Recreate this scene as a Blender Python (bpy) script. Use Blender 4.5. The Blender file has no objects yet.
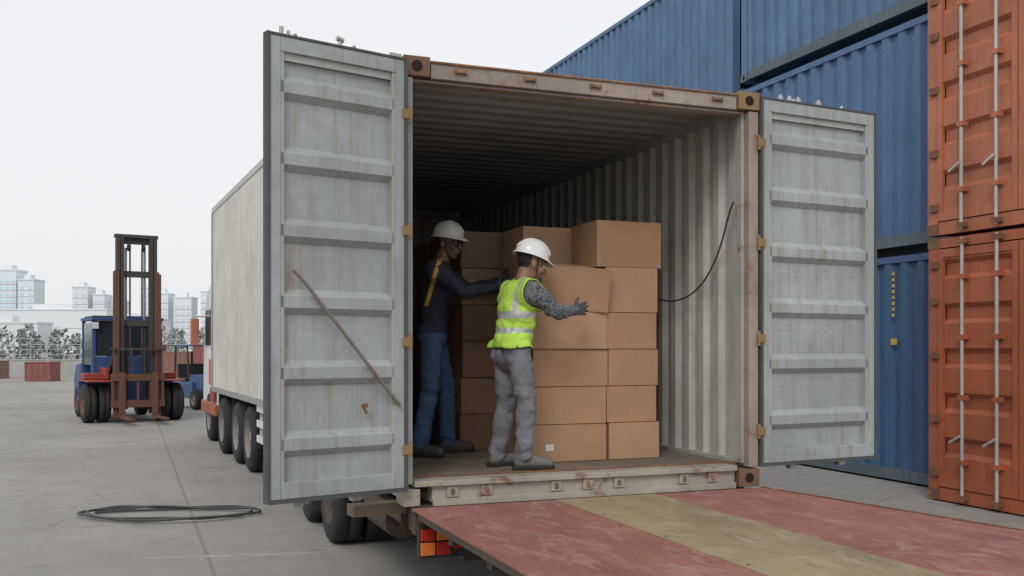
import bpy, bmesh, math, random, time
import numpy as np
from mathutils import Vector, Matrix, noise, Euler
random.seed(7)
sc=bpy.context.scene
col=sc.collection
# ---------------------------------------------------------------- materials
def newmat(name):
    m=bpy.data.materials.new(name); m.use_nodes=True
    nt=m.node_tree; b=nt.nodes['Principled BSDF']
    return m,nt,b
def pos(nt,scale=(1,1,1)):
    g=nt.nodes.new('ShaderNodeNewGeometry'); mp=nt.nodes.new('ShaderNodeMapping')
    mp.inputs['Scale'].default_value=scale
    nt.links.new(g.outputs['Position'],mp.inputs['Vector']); return mp.outputs['Vector']
def nz(nt,vec,scale,detail=5,rough=.6,dist=0):
    n=nt.nodes.new('ShaderNodeTexNoise'); n.inputs['Scale'].default_value=scale
    n.inputs['Detail'].default_value=detail; n.inputs['Roughness'].default_value=rough
    n.inputs['Distortion'].default_value=dist
    nt.links.new(vec,n.inputs['Vector']); return n.outputs['Fac']
def ramp(nt,fac,a,b,va=0,vb=1):
    r=nt.nodes.new('ShaderNodeMapRange'); r.inputs['From Min'].default_value=a; r.inputs['From Max'].default_value=b
    r.inputs['To Min'].default_value=va; r.inputs['To Max'].default_value=vb
    nt.links.new(fac,r.inputs['Value']); return r.outputs['Result']
def mth(nt,op,a,b=None):
    n=nt.nodes.new('ShaderNodeMath'); n.operation=op
    for i,x in enumerate((a,b)):
        if x is None: continue
        if isinstance(x,(int,float)): n.inputs[i].default_value=x
        else: nt.links.new(x,n.inputs[i])
    return n.outputs[0]
def mix(nt,fac,a,b):
    n=nt.nodes.new('ShaderNodeMix'); n.data_type='RGBA'
    if isinstance(fac,(int,float)): n.inputs[0].default_value=fac
    else: nt.links.new(fac,n.inputs[0])
    for i,x in ((6,a),(7,b)):
        if isinstance(x,tuple): n.inputs[i].default_value=(*x[:3],1)
        else: nt.links.new(x,n.inputs[i])
    return n.outputs[2]
def bump(nt,b,h,strength,dist=.01):
    n=nt.nodes.new('ShaderNodeBump'); n.inputs['Strength'].default_value=strength; n.inputs['Distance'].default_value=dist
    nt.links.new(h,n.inputs['Height']); nt.links.new(n.outputs[0],b.inputs['Normal'])
def sc3(c,k): return tuple(min(1,x*k) for x in c)
RUST=(.16,.065,.028)
def painted(name,base,rough=.55,rust=.35,dirt=.5,streak=True,rustc=RUST,metal=0,dirtc=None,bumpk=.15,dent=0,runs=0):
    m,nt,b=newmat(name)
    p=pos(nt)
    n1=nz(nt,p,1.3,6,.65); c=mix(nt,ramp(nt,n1,.35,.68),sc3(base,1.06),sc3(base,1-.35*dirt))
    n2=nz(nt,p,14,4,.7); c=mix(nt,ramp(nt,n2,.45,.8,0,.5*dirt),c,dirtc or sc3(base,.6))
    if streak:
        ps=pos(nt,(9,9,.55)); s=nz(nt,ps,1.6,5,.6)
        c=mix(nt,ramp(nt,s,.50,.76,0,.8*dirt),c,dirtc or tuple(x*y for x,y in zip(base,(.60,.53,.43))))
    if runs:   # broad soft rust-brown runs that come and go with a large noise
        pr_=pos(nt,(22,22,.7)); s3=nz(nt,pr_,1.0,6,.65); gate=ramp(nt,nz(nt,p,1.1,3,.6),.42,.62)
        c=mix(nt,mth(nt,'MULTIPLY',ramp(nt,s3,.50,.72,0,runs),gate),c,(.25,.165,.09))
        c=mix(nt,ramp(nt,nz(nt,pos(nt,(1,1,.6)),2.4,7,.7,.5),.60,.74,0,runs*.7),c,(.24,.22,.19))
    if rust>0:
        t=.80-.30*rust
        r1=nz(nt,p,5.5,9,.72,.4)
        c2=mix(nt,ramp(nt,nz(nt,p,30,3,.6),.3,.7),rustc,sc3(rustc,1.9))
        f=ramp(nt,r1,t-.04,t+.05)
        if streak:
            ps2=pos(nt,(14,14,.9)); s2=nz(nt,ps2,1.1,6,.7)
            f=mth(nt,'MAXIMUM',f,ramp(nt,s2,t-.02,t+.12,0,.8))
        c=mix(nt,f,c,c2)
    nt.links.new(c,b.inputs['Base Color'])
    nt.links.new(ramp(nt,n2,.3,.8,rough-.08,min(1,rough+.2)),b.inputs['Roughness'])
    b.inputs['Metallic'].default_value=metal
    h=nz(nt,p,18,4,.6)
    if dent: h=mth(nt,'ADD',mth(nt,'MULTIPLY',h,.15),mth(nt,'MULTIPLY',nz(nt,p,3.2,2,.5),dent))
    bump(nt,b,h,max(bumpk,.5 if dent else 0),.03 if dent else .01)
    return m
def simple(name,base,rough=.6,metal=0,var=.15,scale=8,bumpk=.1):
    m,nt,b=newmat(name); p=pos(nt)
    n=nz(nt,p,scale,5,.6)
    nt.links.new(mix(nt,ramp(nt,n,.3,.7),sc3(base,1+var),sc3(base,1-var)),b.inputs['Base Color'])
    b.inputs['Roughness'].default_value=rough; b.inputs['Metallic'].default_value=metal
    bump(nt,b,nz(nt,p,scale*5,3,.6),bumpk,.004); return m
def cloth(name,base,pattern=None,var=(1.2,.7)):
    m,nt,b=newmat(name); p=pos(nt)
    n=nz(nt,p,9,5,.6); c=mix(nt,ramp(nt,n,.3,.72),sc3(base,var[0]),sc3(base,var[1]))
    if pattern:
        c=mix(nt,ramp(nt,nz(nt,p,45,3,.5,1.5),.5,.56),c,pattern)
    nt.links.new(c,b.inputs['Base Color']); b.inputs['Roughness'].default_value=.92
    bump(nt,b,nz(nt,pos(nt,(1,1,1.8)),26,4,.6,.8),.6,.014); return m
M={}
M['cont']=painted('container_grey_paint',(.40,.415,.40),.5,.5,.7,runs=.5)
M['contin']=painted('container_inner_paint',(.49,.49,.455),.55,.34,.8,rustc=(.28,.19,.09),dent=.6,runs=.5)
M['ceil']=painted('container_roof_paint',(.31,.32,.315),.6,.2,.6,streak=False)
M['door']=painted('door_grey_paint',(.355,.39,.395),.42,.36,.7,rustc=(.19,.11,.05),dent=.7,runs=.85)
M['frame']=painted('weathered_grey_beige_frame',(.345,.285,.235),.55,.66,.9,streak=False,rustc=(.15,.075,.042),dent=.4)
M['sill']=painted('sill_worn_steel',(.37,.335,.275),.6,.70,1.0,streak=False,rustc=(.13,.075,.045),dent=.5)
M['rust']=painted('rusted_steel',(.17,.09,.05),.8,.9,.5,streak=False,rustc=(.2,.09,.035))
M['cast']=painted('corner_casting_rust',(.19,.10,.06),.75,.7,.5,streak=False)
M['castg']=painted('corner_casting_ochre',(.27,.17,.075),.75,.6,.5,streak=False)
M['dark']=simple('dark_steel',(.03,.03,.032),.6)
M['black']=simple('black_void',(.008,.008,.008),.9)
M['gasket']=simple('rubber_gasket',(.07,.075,.08),.75)
M['galv']=simple('galvanised_steel',(.42,.42,.41),.4,.6)
M['rod']=painted('lock_rod_steel',(.48,.46,.44),.45,.45,.5,metal=.2)
M['white']=painted('white_paint',(.66,.67,.65),.45,.05,.35,rustc=(.3,.2,.12))
M['boxside']=painted('trailer_box_panel',(.60,.59,.545),.5,.08,.6,rustc=(.3,.25,.2),runs=.25)
M['blue']=painted('blue_container_paint',(.070,.155,.295),.5,.24,.55,rustc=(.10,.055,.035))
M['blue2']=painted('blue_container_paint_dark',(.050,.122,.245),.5,.24,.55,rustc=(.10,.055,.035))
M['blue3']=painted('blue_container_paint_faded',(.085,.175,.31),.55,.25,.6,rustc=(.12,.07,.045))
M['bluerail']=painted('faded_rail_paint',(.11,.15,.18),.6,.5,.8)
M['orange']=painted('orange_container_paint',(.40,.115,.055),.5,.28,.6,rustc=(.10,.045,.028),dent=.5)
M['orange2']=painted('orange_container_paint_faded',(.46,.155,.08),.5,.28,.7,rustc=(.10,.045,.028),dent=.5)
M['tire']=simple('tyre_rubber',(.022,.022,.023),.85)
M['rim']=painted('wheel_rim',(.22,.21,.20),.5,.5,.6,streak=False)
M['red']=painted('red_paint',(.30,.045,.03),.5,.2,.5)
M['flblue']=painted('forklift_blue_paint',(.035,.085,.22),.45,.12,.4)
M['mast']=painted('mast_rust_brown',(.15,.065,.04),.65,.5,.5)
M['mastd']=painted('mast_dark',(.06,.052,.05),.6,.4,.5)
M['chassis']=painted('chassis_paint',(.075,.055,.045),.7,.6,.5,streak=False)
M['yellow']=simple('yellow_paint',(.55,.38,.06),.5)
M['rope']=painted('weathered_bar',(.21,.18,.155),.8,.4,.5)
M['timber']=simple('timber',(.20,.15,.10),.9)
M['cable']=simple('black_cable',(.05,.05,.05),.6)
def lamp(n,c):
    m,nt,b=newmat(n); b.inputs['Base Color'].default_value=(*c,1); b.inputs['Roughness'].default_value=.15
    b.inputs['Coat Weight'].default_value=.5
    bump(nt,b,nz(nt,pos(nt),90,1),.3,.004); return m
M['lred']=lamp('red_lens',(.45,.02,.012)); M['lor']=lamp('amber_lens',(.65,.17,.03))
m,nt,b=newmat('glass_dark'); b.inputs['Base Color'].default_value=(.03,.04,.05,1); b.inputs['Roughness'].default_value=.08; M['glass']=m
def wood(name,base):
    m,nt,b=newmat(name); p0=pos(nt)
    n=nz(nt,pos(nt,(10,1.2,4)),2.2,7,.7)
    c=mix(nt,ramp(nt,n,.3,.7),base,sc3(base,.6))
    c=mix(nt,ramp(nt,nz(nt,p0,3,7,.7),.45,.7,0,.6),c,(.26,.235,.20))
    nt.links.new(c,b.inputs['Base Color']); b.inputs['Roughness'].default_value=.8
    bump(nt,b,n,.3,.006); return m
M['floor']=wood('plywood_floor',(.18,.14,.105))
def card(name,base):
    m,nt,b=newmat(name); p=pos(nt)
    n=nz(nt,p,2.5,6,.6); c=mix(nt,ramp(nt,n,.3,.7),base,sc3(base,.80))
    c=mix(nt,ramp(nt,nz(nt,pos(nt,(1,1,40)),6,3,.6),.4,.7,0,.15),c,sc3(base,.6))
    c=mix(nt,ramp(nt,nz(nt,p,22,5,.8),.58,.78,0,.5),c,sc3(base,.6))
    nt.links.new(c,b.inputs['Base Color']); b.inputs['Roughness'].default_value=.85
    bump(nt,b,nz(nt,p,7,4,.6),.5,.016); return m
CARD=[card('cardboard_a',(.42,.25,.145)),card('cardboard_b',(.37,.22,.125)),card('cardboard_c',(.45,.275,.165))]
CARD_SHADED=[card('shaded_cardboard_a',(.235,.135,.08)),card('shaded_cardboard_b',(.20,.115,.068)),card('shaded_cardboard_c',(.26,.155,.09))]  # same cardboard for the rear stack, container's interior shade painted into its colour
M['tape']=simple('packing_tape',(.36,.24,.15),.3,0,.08)
M['label']=simple('paper_label',(.62,.60,.56),.7,0,.1,60)
def deck(name,base,wear):
    m,nt,b=newmat(name); p=pos(nt)
    n1=nz(nt,pos(nt,(1,.45,1)),2.2,8,.7); c=mix(nt,ramp(nt,n1,.35,.7),base,sc3(base,.62))
    n2=nz(nt,pos(nt,(1.6,.7,1)),6,9,.78,.6); c=mix(nt,ramp(nt,n2,.50,.66,0,.75),c,wear)
    n3=nz(nt,p,70,3,.6); c=mix(nt,ramp(nt,n3,.55,.75,0,.5),c,sc3(base,.45))
    n4=nz(nt,pos(nt,(1,.8,1)),3.3,6,.65,.3); c=mix(nt,ramp(nt,n4,.62,.69,0,.7),c,(.12,.085,.07))
    sp_=nz(nt,pos(nt,(26,.8,1)),1.5,6,.7); c=mix(nt,ramp(nt,sp_,.60,.72,0,.45),c,(.17,.12,.10))
    nt.links.new(c,b.inputs['Base Color']); nt.links.new(ramp(nt,n2,.3,.7,.42,.85),b.inputs['Roughness'])
    v=nt.nodes.new('ShaderNodeTexVoronoi'); v.inputs['Scale'].default_value=38; nt.links.new(p,v.inputs['Vector'])
    h=mth(nt,'ADD',mth(nt,'MULTIPLY',ramp(nt,v.outputs['Distance'],.15,.35,1,0),.5),n2)
    bump(nt,b,h,.3,.005); return m
M['deckr']=deck('deck_red_plate',(.33,.135,.11),(.36,.25,.20))
M['deckt']=deck('deck_tan_plate',(.33,.255,.15),(.36,.32,.24))
# concrete ground
m,nt,b=newmat('concrete_yard'); p=pos(nt)
n1=nz(nt,p,.22,7,.6); c=mix(nt,ramp(nt,n1,.35,.65),(.335,.32,.30),(.255,.243,.228))
n2=nz(nt,p,2.4,8,.72,.4); c=mix(nt,ramp(nt,n2,.45,.72,0,.55),c,(.20,.19,.178))
n3=nz(nt,p,60,3,.6); c=mix(nt,ramp(nt,n3,.4,.75,0,.4),c,(.18,.175,.165))
n5=nz(nt,pos(nt,(1.2,.18,1)),1.3,5,.6); c=mix(nt,ramp(nt,n5,.52,.75,0,.5),c,(.19,.178,.165))
n6=nz(nt,p,.8,4,.5,1.0); c=mix(nt,ramp(nt,n6,.62,.74,0,.5),c,(.13,.12,.11))
n7=nz(nt,p,1.7,3,.5,.6); c=mix(nt,ramp(nt,n7,.70,.76,0,.5),c,(.09,.085,.08))
vo=nt.nodes.new('ShaderNodeTexVoronoi'); vo.feature='DISTANCE_TO_EDGE'; vo.inputs['Scale'].default_value=.16
ad=nt.nodes.new('ShaderNodeVectorMath'); ad.operation='ADD'
nn=nt.nodes.new('ShaderNodeTexNoise'); nn.inputs['Scale'].default_value=.7; nn.inputs['Detail'].default_value=8; nt.links.new(p,nn.inputs['Vector'])
ms=nt.nodes.new('ShaderNodeVectorMath'); ms.operation='SCALE'; ms.inputs['Scale'].default_value=1.6; nt.links.new(nn.outputs['Color'],ms.inputs[0])
nt.links.new(p,ad.inputs[0]); nt.links.new(ms.outputs[0],ad.inputs[1]); nt.links.new(ad.outputs[0],vo.inputs['Vector'])
crack=ramp(nt,vo.outputs['Distance'],.0008,.003,1,0)
c=mix(nt,mth(nt,'MULTIPLY',crack,.45),c,(.10,.095,.09))
sx=nt.nodes.new('ShaderNodeSeparateXYZ'); nt.links.new(pos(nt),sx.inputs[0])
def joint(o,period,off):
    f=mth(nt,'FRACT',mth(nt,'DIVIDE',mth(nt,'ADD',o,off),period))
    return ramp(nt,mth(nt,'ABSOLUTE',mth(nt,'SUBTRACT',f,.5)),.016/period*.5,.05/period*.5,1,0)
j=mth(nt,'MAXIMUM',joint(sx.outputs[0],5.0,1.9),joint(sx.outputs[1],5.5,101.2))
c=mix(nt,mth(nt,'MULTIPLY',j,.4),c,(.12,.11,.10))
nt.links.new(c,b.inputs['Base Color']); b.inputs['Roughness'].default_value=.85
bump(nt,b,mth(nt,'SUBTRACT',n3,mth(nt,'MULTIPLY',j,2)),.25,.01); M['ground']=m
# ---------------------------------------------------------------- mesh builder
class MB:
    def __init__(s): s.v=[];s.f=[];s.m=[];s.sm=[];s.M=Matrix()
    def add(s,vs,fs,mi,smooth=False):
        o=len(s.v); s.v+= [tuple(s.M@Vector(v)) for v in vs]
        for f in fs: s.f.append([o+i for i in f]); s.m.append(mi); s.sm.append(smooth)
    def box(s,x0,x1,y0,y1,z0,z1,mi=0,R=None,c=None):
        vs=[(x,y,z) for x in(x0,x1) for y in(y0,y1) for z in(z0,z1)]
        if R is not None:
            cc=Vector(c) if c else Vector(((x0+x1)/2,(y0+y1)/2,(z0+z1)/2))
            vs=[tuple(cc+R@(Vector(v)-cc)) for v in vs]
        s.add(vs,[(0,1,3,2),(4,6,7,5),(0,4,5,1),(2,3,7,6),(0,2,6,4),(1,5,7,3)],mi)
    def lathe(s,prof,c,axis,n=24,mi=0,smooth=True):
        a=Vector(axis).normalized(); t=Vector((0,0,1)) if abs(a.z)<.9 else Vector((1,0,0))
        u=a.cross(t).normalized(); w=a.cross(u); c=Vector(c); vs=[]
        for r,h in prof:
            for i in range(n):
                q=2*math.pi*i/n; vs.append(tuple(c+a*h+(u*math.cos(q)+w*math.sin(q))*r))
        fs=[]
        for k in range(len(prof)-1):
            for i in range(n):
                fs.append((k*n+i,k*n+(i+1)%n,(k+1)*n+(i+1)%n,(k+1)*n+i))
        s.add(vs,fs,mi,smooth)
    def cyl(s,p0,p1,r,r1=None,n=14,mi=0):
        p0=Vector(p0);p1=Vector(p1);L=(p1-p0).length; r1=r if r1 is None else r1
        s.lathe([(0.0001,0),(r,0)],p0,p1-p0,n,mi,False); s.lathe([(r,0),(r1,L)],p0,p1-p0,n,mi); s.lathe([(r1,L),(.0001,L)],p0,p1-p0,n,mi,False)
    def wheel(s,c,axis,r,w,mt,mr,side=1):
        h=w/2
        s.lathe([(r*.58,-h),(r*.9,-h),(r*.985,-h*.8),(r,-h*.45),(r,-h*.05),(r*.97,-h*.04),(r*.97,h*.04),(r,h*.05),(r,h*.45),(r*.985,h*.8),(r*.9,h),(r*.58,h)],c,axis,32,mt)
        for sg in(-1,1):
            s.lathe([(r*.58,h*sg),(r*.53,h*.95*sg),(r*.48,h*.4*sg),(r*.25,h*.3*sg),(r*.22,h*.75*sg),(.001,h*.8*sg)],c,axis,24,mr)
    def corr(s,o,U,V,N,Lu,Lv,pitch,depth,mi,prof=((0,0),(.26,0),(.42,1),(.76,1),(.92,0))):
        o=Vector(o);U=Vector(U);V=Vector(V);N=Vector(N); us=[]
        k=max(1,round(Lu/pitch)); pt=Lu/k
        for i in range(k):
            for a,d in prof: us.append((i*pt+a*pt,d*depth))
        us.append((Lu,0)); vs=[]
        for a,d in us:
            vs.append(tuple(o+U*a+N*d)); vs.append(tuple(o+U*a+N*d+V*Lv))
        s.add(vs,[(2*i,2*i+2,2*i+3,2*i+1) for i in range(len(us)-1)],mi)
    def obj(s,name,mats,parent=None,bevel=0,recalc=False):
        me=bpy.data.meshes.new(name); me.from_pydata(s.v,[],s.f)
        for mm in mats: me.materials.append(mm)
        me.polygons.foreach_set('material_index',s.m); me.polygons.foreach_set('use_smooth',s.sm)
        me.update()
        o=bpy.data.objects.new(name,me); col.objects.link(o)
        if parent: o.parent=parent
        if bevel:
            bv=o.modifiers.new('bevel','BEVEL'); bv.width=bevel; bv.segments=2; bv.limit_method='ANGLE'; bv.angle_limit=math.radians(50)
        return o
def empty(name,loc=(0,0,0),rz=0):
    e=bpy.data.objects.new(name,None); e.location=loc; e.rotation_euler=(0,0,rz); col.objects.link(e); return e
def curve(name,pts,r,mat,parent=None,cyclic=False):
    cu=bpy.data.curves.new(name,'CURVE'); cu.dimensions='3D'; cu.bevel_depth=r; cu.bevel_resolution=2
    sp=cu.splines.new('NURBS'); sp.points.add(len(pts)-1)
    for q,pp in zip(sp.points,pts): q.co=(*pp,1)
    sp.order_u=4; sp.use_endpoint_u=not cyclic; sp.use_cyclic_u=cyclic; cu.resolution_u=8
    cu.materials.append(mat); o=bpy.data.objects.new(name,cu); col.objects.link(o)
    if parent:o.parent=parent
    return o
FZ=.91
# ---------------------------------------------------------------- people (built first: cheap depsgraph)
def unit_sphere(n=12,m=8):
    vs=[(0,0,1)]
    for i in range(1,m):
        t=math.pi*i/m
        for k in range(n): a=2*math.pi*k/n; vs.append((math.sin(t)*math.cos(a),math.sin(t)*math.sin(a),math.cos(t)))
    vs.append((0,0,-1)); fs=[]
    for k in range(n): fs.append((0,1+k,1+(k+1)%n))
    for i in range(m-2):
        for k in range(n): fs.append((1+i*n+k,1+(i+1)*n+k,1+(i+1)*n+(k+1)%n,1+i*n+(k+1)%n))
    l=len(vs)-1
    for k in range(n): fs.append((l,1+(m-2)*n+(k+1)%n,1+(m-2)*n+k))
    return np.array(vs),fs
US=unit_sphere(14,10)
def remesh(prims,voxel,it):
    V_=[];F_=[];o=0
    def sph(c,r,R=None):
        nonlocal o
        p=US[0]*np.array(r)
        if R is not None: p=p@np.array(R).T
        V_.append(p+np.array(c)); F_.extend([tuple(o+i for i in f) for f in US[1]]); o+=len(p)
    for p in prims:
        if p[0]=='cap':
            a=Vector(p[1]);b_=Vector(p[2]); L=(b_-a).length; k=max(2,int(L/(min(p[3],p[4])*.45))+1)
            for i in range(k+1):
                t=i/k; r=p[3]+(p[4]-p[3])*t; sph(a.lerp(b_,t),(r,r,r))
        else: sph(p[1],p[2],p[3] if len(p)>3 else None)
    me=bpy.data.meshes.new('tmp'); me.from_pydata(np.vstack(V_).tolist(),[],F_)
    ob=bpy.data.objects.new('tmp',me); col.objects.link(ob)
    r=ob.modifiers.new('r','REMESH'); r.mode='VOXEL'; r.voxel_size=voxel
    s=ob.modifiers.new('s','SMOOTH'); s.factor=.5; s.iterations=it
    dg=bpy.context.evaluated_depsgraph_get(); dg.update()
    out=bpy.data.meshes.new_from_object(ob.evaluated_get(dg))
    bpy.data.objects.remove(ob); return out
def mind(P,prims):
    best=np.full(len(P),9.0)
    for q in prims:
        if q[0]=='cap':
            a=np.array(q[1]);ab=np.array(q[2])-a; t=np.clip(((P-a)@ab)/max(1e-9,ab@ab),0,1)
            d=np.linalg.norm(P-a-t[:,None]*ab,axis=1)-(q[3]+(q[4]-q[3])*t)
        else:
            r=np.array(q[2]); d=(np.linalg.norm((P-np.array(q[1]))/r,axis=1)-1)*r.min()
        best=np.minimum(best,d)
    return best
def centers(me):
    a=np.empty(len(me.polygons)*3); me.polygons.foreach_get('center',a); return a.reshape(-1,3)
def finish(me,name,mats,parent):
    me.materials.clear()
    for m_ in mats: me.materials.append(m_)
    me.polygons.foreach_set('use_smooth',[True]*len(me.polygons))
    o=bpy.data.objects.new(name,me); col.objects.link(o); o.parent=parent; return o
def hand(name,w,d,n,side,mat,parent,curl=.25,k=1.0):
    w=Vector(w); d=Vector(d).normalized(); n=Vector(n); n=(n-d*n.dot(d)).normalized(); t=d.cross(n)
    if t.dot(Vector(side))<0: t=-t
    pr=[('cap',w-d*.03,w+d*.015,.027*k,.027*k)]
    offs=[.033,.0112,-.0112,-.032]; L=[.072,.082,.075,.058]
    for i,(o_,l) in enumerate(zip(offs,L)):
        kn=w+d*(.088-.006*abs(i-1))*k+t*o_*k
        pr.append(('cap',w+d*.01+t*o_*.6*k,kn,.0145*k,.0125*k))
        sp=(d+t*(o_*4.5)).normalized(); a=curl*(.6+.15*i)
        j1=kn+(sp*math.cos(a)+n*math.sin(a))*l*.5*k; a2=a+curl*1.4
        j2=j1+(sp*math.cos(a2)+n*math.sin(a2))*l*.5*k
        pr+= [('cap',kn,j1,.0105*k,.0095*k),('cap',j1,j2,.0095*k,.0078*k)]
    b0=w+d*.025*k+t*.025*k+n*.005; b1=b0+(d*.5+t*.75+n*.25).normalized()*.045*k; b2=b1+(d*.8+t*.45+n*.25).normalized()*.035*k
    pr+=[('cap',b0,b1,.016*k,.012*k),('cap',b1,b2,.0115*k,.009*k)]
    return finish(remesh(pr,.0048,1),name,[mat],parent)
def slab(me,planes):
    bm=bmesh.new(); bm.from_mesh(me)
    for co,no in planes:
        bmesh.ops.bisect_plane(bm,geom=bm.verts[:]+bm.edges[:]+bm.faces[:],plane_co=co,plane_no=no,dist=1e-5)
    bm.to_mesh(me); bm.free()
def person(name,loc,ang,J,mt_,vest=None,bands=None,W=1.0):
    root=empty(name,loc,ang)
    V=Vector
    pel=V(J['pel']); che=V(J['che']); nk=V(J['nk'])
    tor=[]
    secs=[(pel-V((0,0,.03)),.108,.148),(pel+V((0,0,.06)),.100,.138),(pel.lerp(che,.45),.094,.130),(pel.lerp(che,.75),.108,.150),(che,.116,.162),(che.lerp(nk,.5),.104,.16),(che.lerp(nk,.75),.078,.12)]
    for i in range(len(secs)-1):
        a,b_=secs[i],secs[i+1]
        for q in range(4):
            t=q/4; tor.append(('ell',a[0].lerp(b_[0],t),((a[1]+(b_[1]-a[1])*t)*W,(a[2]+(b_[2]-a[2])*t)*W,.055)))
    for s in('L','R'):
        sh=V(J['sh'+s]); tor.append(('cap',nk-V((0,0,.03)),sh+V((0,0,.005)),.05,.060)); tor.append(('cap',che,sh-V((0,0,.03)),.085,.068))
    legs=[('ell',pel-V((0,0,.06)),(.108,.150,.09))]; arms=[]
    for s in('L','R'):
        h,k,a=V(J['hip'+s]),V(J['kn'+s]),V(J['an'+s])
        legs+=[('cap',h,k,.090,.068),('cap',k,k.lerp(a,.35),.066,.067),('cap',k.lerp(a,.35),a+V((0,0,.0)),.067,.062)]
        legs.append(('ell',h+V((-.022,0,.0)),(.088,.080,.1)))
        sh,e,w=V(J['sh'+s]),V(J['el'+s]),V(J['wr'+s])
        arms+=[('cap',sh,sh.lerp(e,.4),.064,.058),('cap',sh.lerp(e,.4),e,.058,.050),('cap',e,w,.050,.036)]
    neck=[('cap',nk-V((0,0,.04)),nk+(V(J['hd'])-nk)*.5,.056,.052)]
    me=remesh(tor+legs+arms+neck,.0105,5)
    for v in me.vertices:
        p=v.co
        f1=noise.noise(V((p.x*8,p.y*8,p.z*17)))
        rid=(1-abs(noise.noise(V((p.x*7+3,p.y*7+p.z*5,p.z*13)))*2.2))
        f2=noise.noise(V((p.x*22+5,p.y*22,p.z*30)))
        jn=min((p-V(J[a])).length for a in('knL','knR','elL','elR','anL','anR'))
        jn=min(jn,abs(p.z-(pel.z+.1)))
        amp=.007+.012*max(0,1-jn/.17)
        if p.z<nk.z: v.co=p+v.normal*(f1*.7+.5*f2+.7*max(0,rid)-.35)*amp
    me.update()
    wz=pel.z+J.get('belt',.03)
    slab(me,[((0,0,wz),(0,0,1))])
    me.materials.clear()
    for m_ in(mt_['trouser'],mt_['shirt'],mt_['skin'],mt_.get('strap',mt_['shirt'])): me.materials.append(m_)
    C=centers(me); da=mind(C,arms); db=mind(C,tor+legs); dn=mind(C,neck)
    idx=np.where(C[:,2]>wz,1,0); isn=(dn<db)&(dn<da)&(C[:,2]>nk.z); idx[isn]=2
    isa=(da<db-.004)&~isn; idx[isa]=1
    if bands:
        for i in range(len(C)):
            if idx[i]==1 and bands(C[i],isa[i]): idx[i]=3
    me.polygons.foreach_set('material_index',idx.astype(int).tolist()); me.polygons.foreach_set('use_smooth',[True]*len(C))
    o=bpy.data.objects.new('body',me); col.objects.link(o); o.parent=root
    if vest:
        z0,z1=vest['z0'],vest['z1']; me2=me.copy()
        cuts=[z0]+[z for b_ in vest['bands'] for z in b_]
        slab(me2,[((0,0,z),(0,0,1)) for z in cuts]+[((0,y,0),(0,1,0)) for y in(-.125,-.085,.085,.125,-.188,.188)])
        C=centers(me2); da=mind(C,arms); db=mind(C,tor+legs[:1]); dn=mind(C,neck)
        kill=(C[:,2]<z0)|((da<db-.03)&(np.abs(C[:,1])>.15))|(np.abs(C[:,1])>.188)|((dn<db)&(C[:,2]>nk.z-.01))|(C[:,0]>.235)
        kill|=(da<db-.004)&(C[:,0]>che.x+.14)
        mi=np.zeros(len(C),int)
        for a,b_ in vest['bands']: mi[(C[:,2]>a)&(C[:,2]<b_)]=1
        ay=np.abs(C[:,1]); mi[(ay>.085)&(ay<.125)&(C[:,2]>vest['bands'][-1][1])]=1
        me2.materials.clear(); me2.materials.append(mt_['vest']); me2.materials.append(mt_['silver'])
        bm=bmesh.new(); bm.from_mesh(me2); bm.faces.ensure_lookup_table()
        for f,i in zip(bm.faces,mi): f.material_index=int(i)
        bmesh.ops.delete(bm,geom=[f for f,k in zip(bm.faces[:],kill) if k],context='FACES'); bm.normal_update()
        for v in bm.verts:
            flare=max(0,1-(v.co.z-z0)/.2)*.008
            v.co+=v.normal*(.012+flare+.007*noise.noise(v.co*13)+.005*noise.noise(v.co*30))
        bm.to_mesh(me2); bm.free()
        vo_=bpy.data.objects.new('safety_vest',me2); col.objects.link(vo_); vo_.parent=root
        sd=vo_.modifiers.new('s','SOLIDIFY'); sd.thickness=.006; sd.offset=0
    for s in('L','R'):
        a=V(J['an'+s]); yaw=J.get('toe'+s,0); R=Matrix.Rotation(yaw,3,'Z'); base=V((a.x,a.y,0))
        P=lambda x,y,z: base+R@V((x,y,z))
        pr=[('cap',P(0,0,.13),P(0,0,.06),.05,.046),('cap',P(-.025,0,.045),P(.06,0,.05),.044,.043),('cap',P(.06,0,.045),P(.15,0,.038),.046,.040),('cap',P(.13,.012,.035),P(.165,-.01,.035),.038,.034)]
        bt=remesh(pr,.007,3)
        for v in bt.vertices: v.co.z=max(v.co.z,.012)
        finish(bt,'boot_'+s,[mt_['boot']],root)
        g=MB(); pts=[(-.075,-.032),(-.075,.032),(-.03,.04),(.08,.05),(.15,.045),(.2,.02),(.205,-.015),(.17,-.042),(.08,-.045),(-.03,-.036)]
        ws=[P(x,y,0) for x,y in pts]; n_=len(ws)
        g.add([(w.x,w.y,.002) for w in ws]+[(w.x,w.y,.026) for w in ws],[tuple(range(n_,2*n_))]+[(i,(i+1)%n_,(i+1)%n_+n_,i+n_) for i in range(n_)],0)
        g.obj('sole_'+s,[mt_['sole']],root,.004)
    hd=V(J['hd']); R=Euler(J['hrot']).to_matrix(); H_=lambda x,y,z: hd+R@V((x,y,z))
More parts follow.
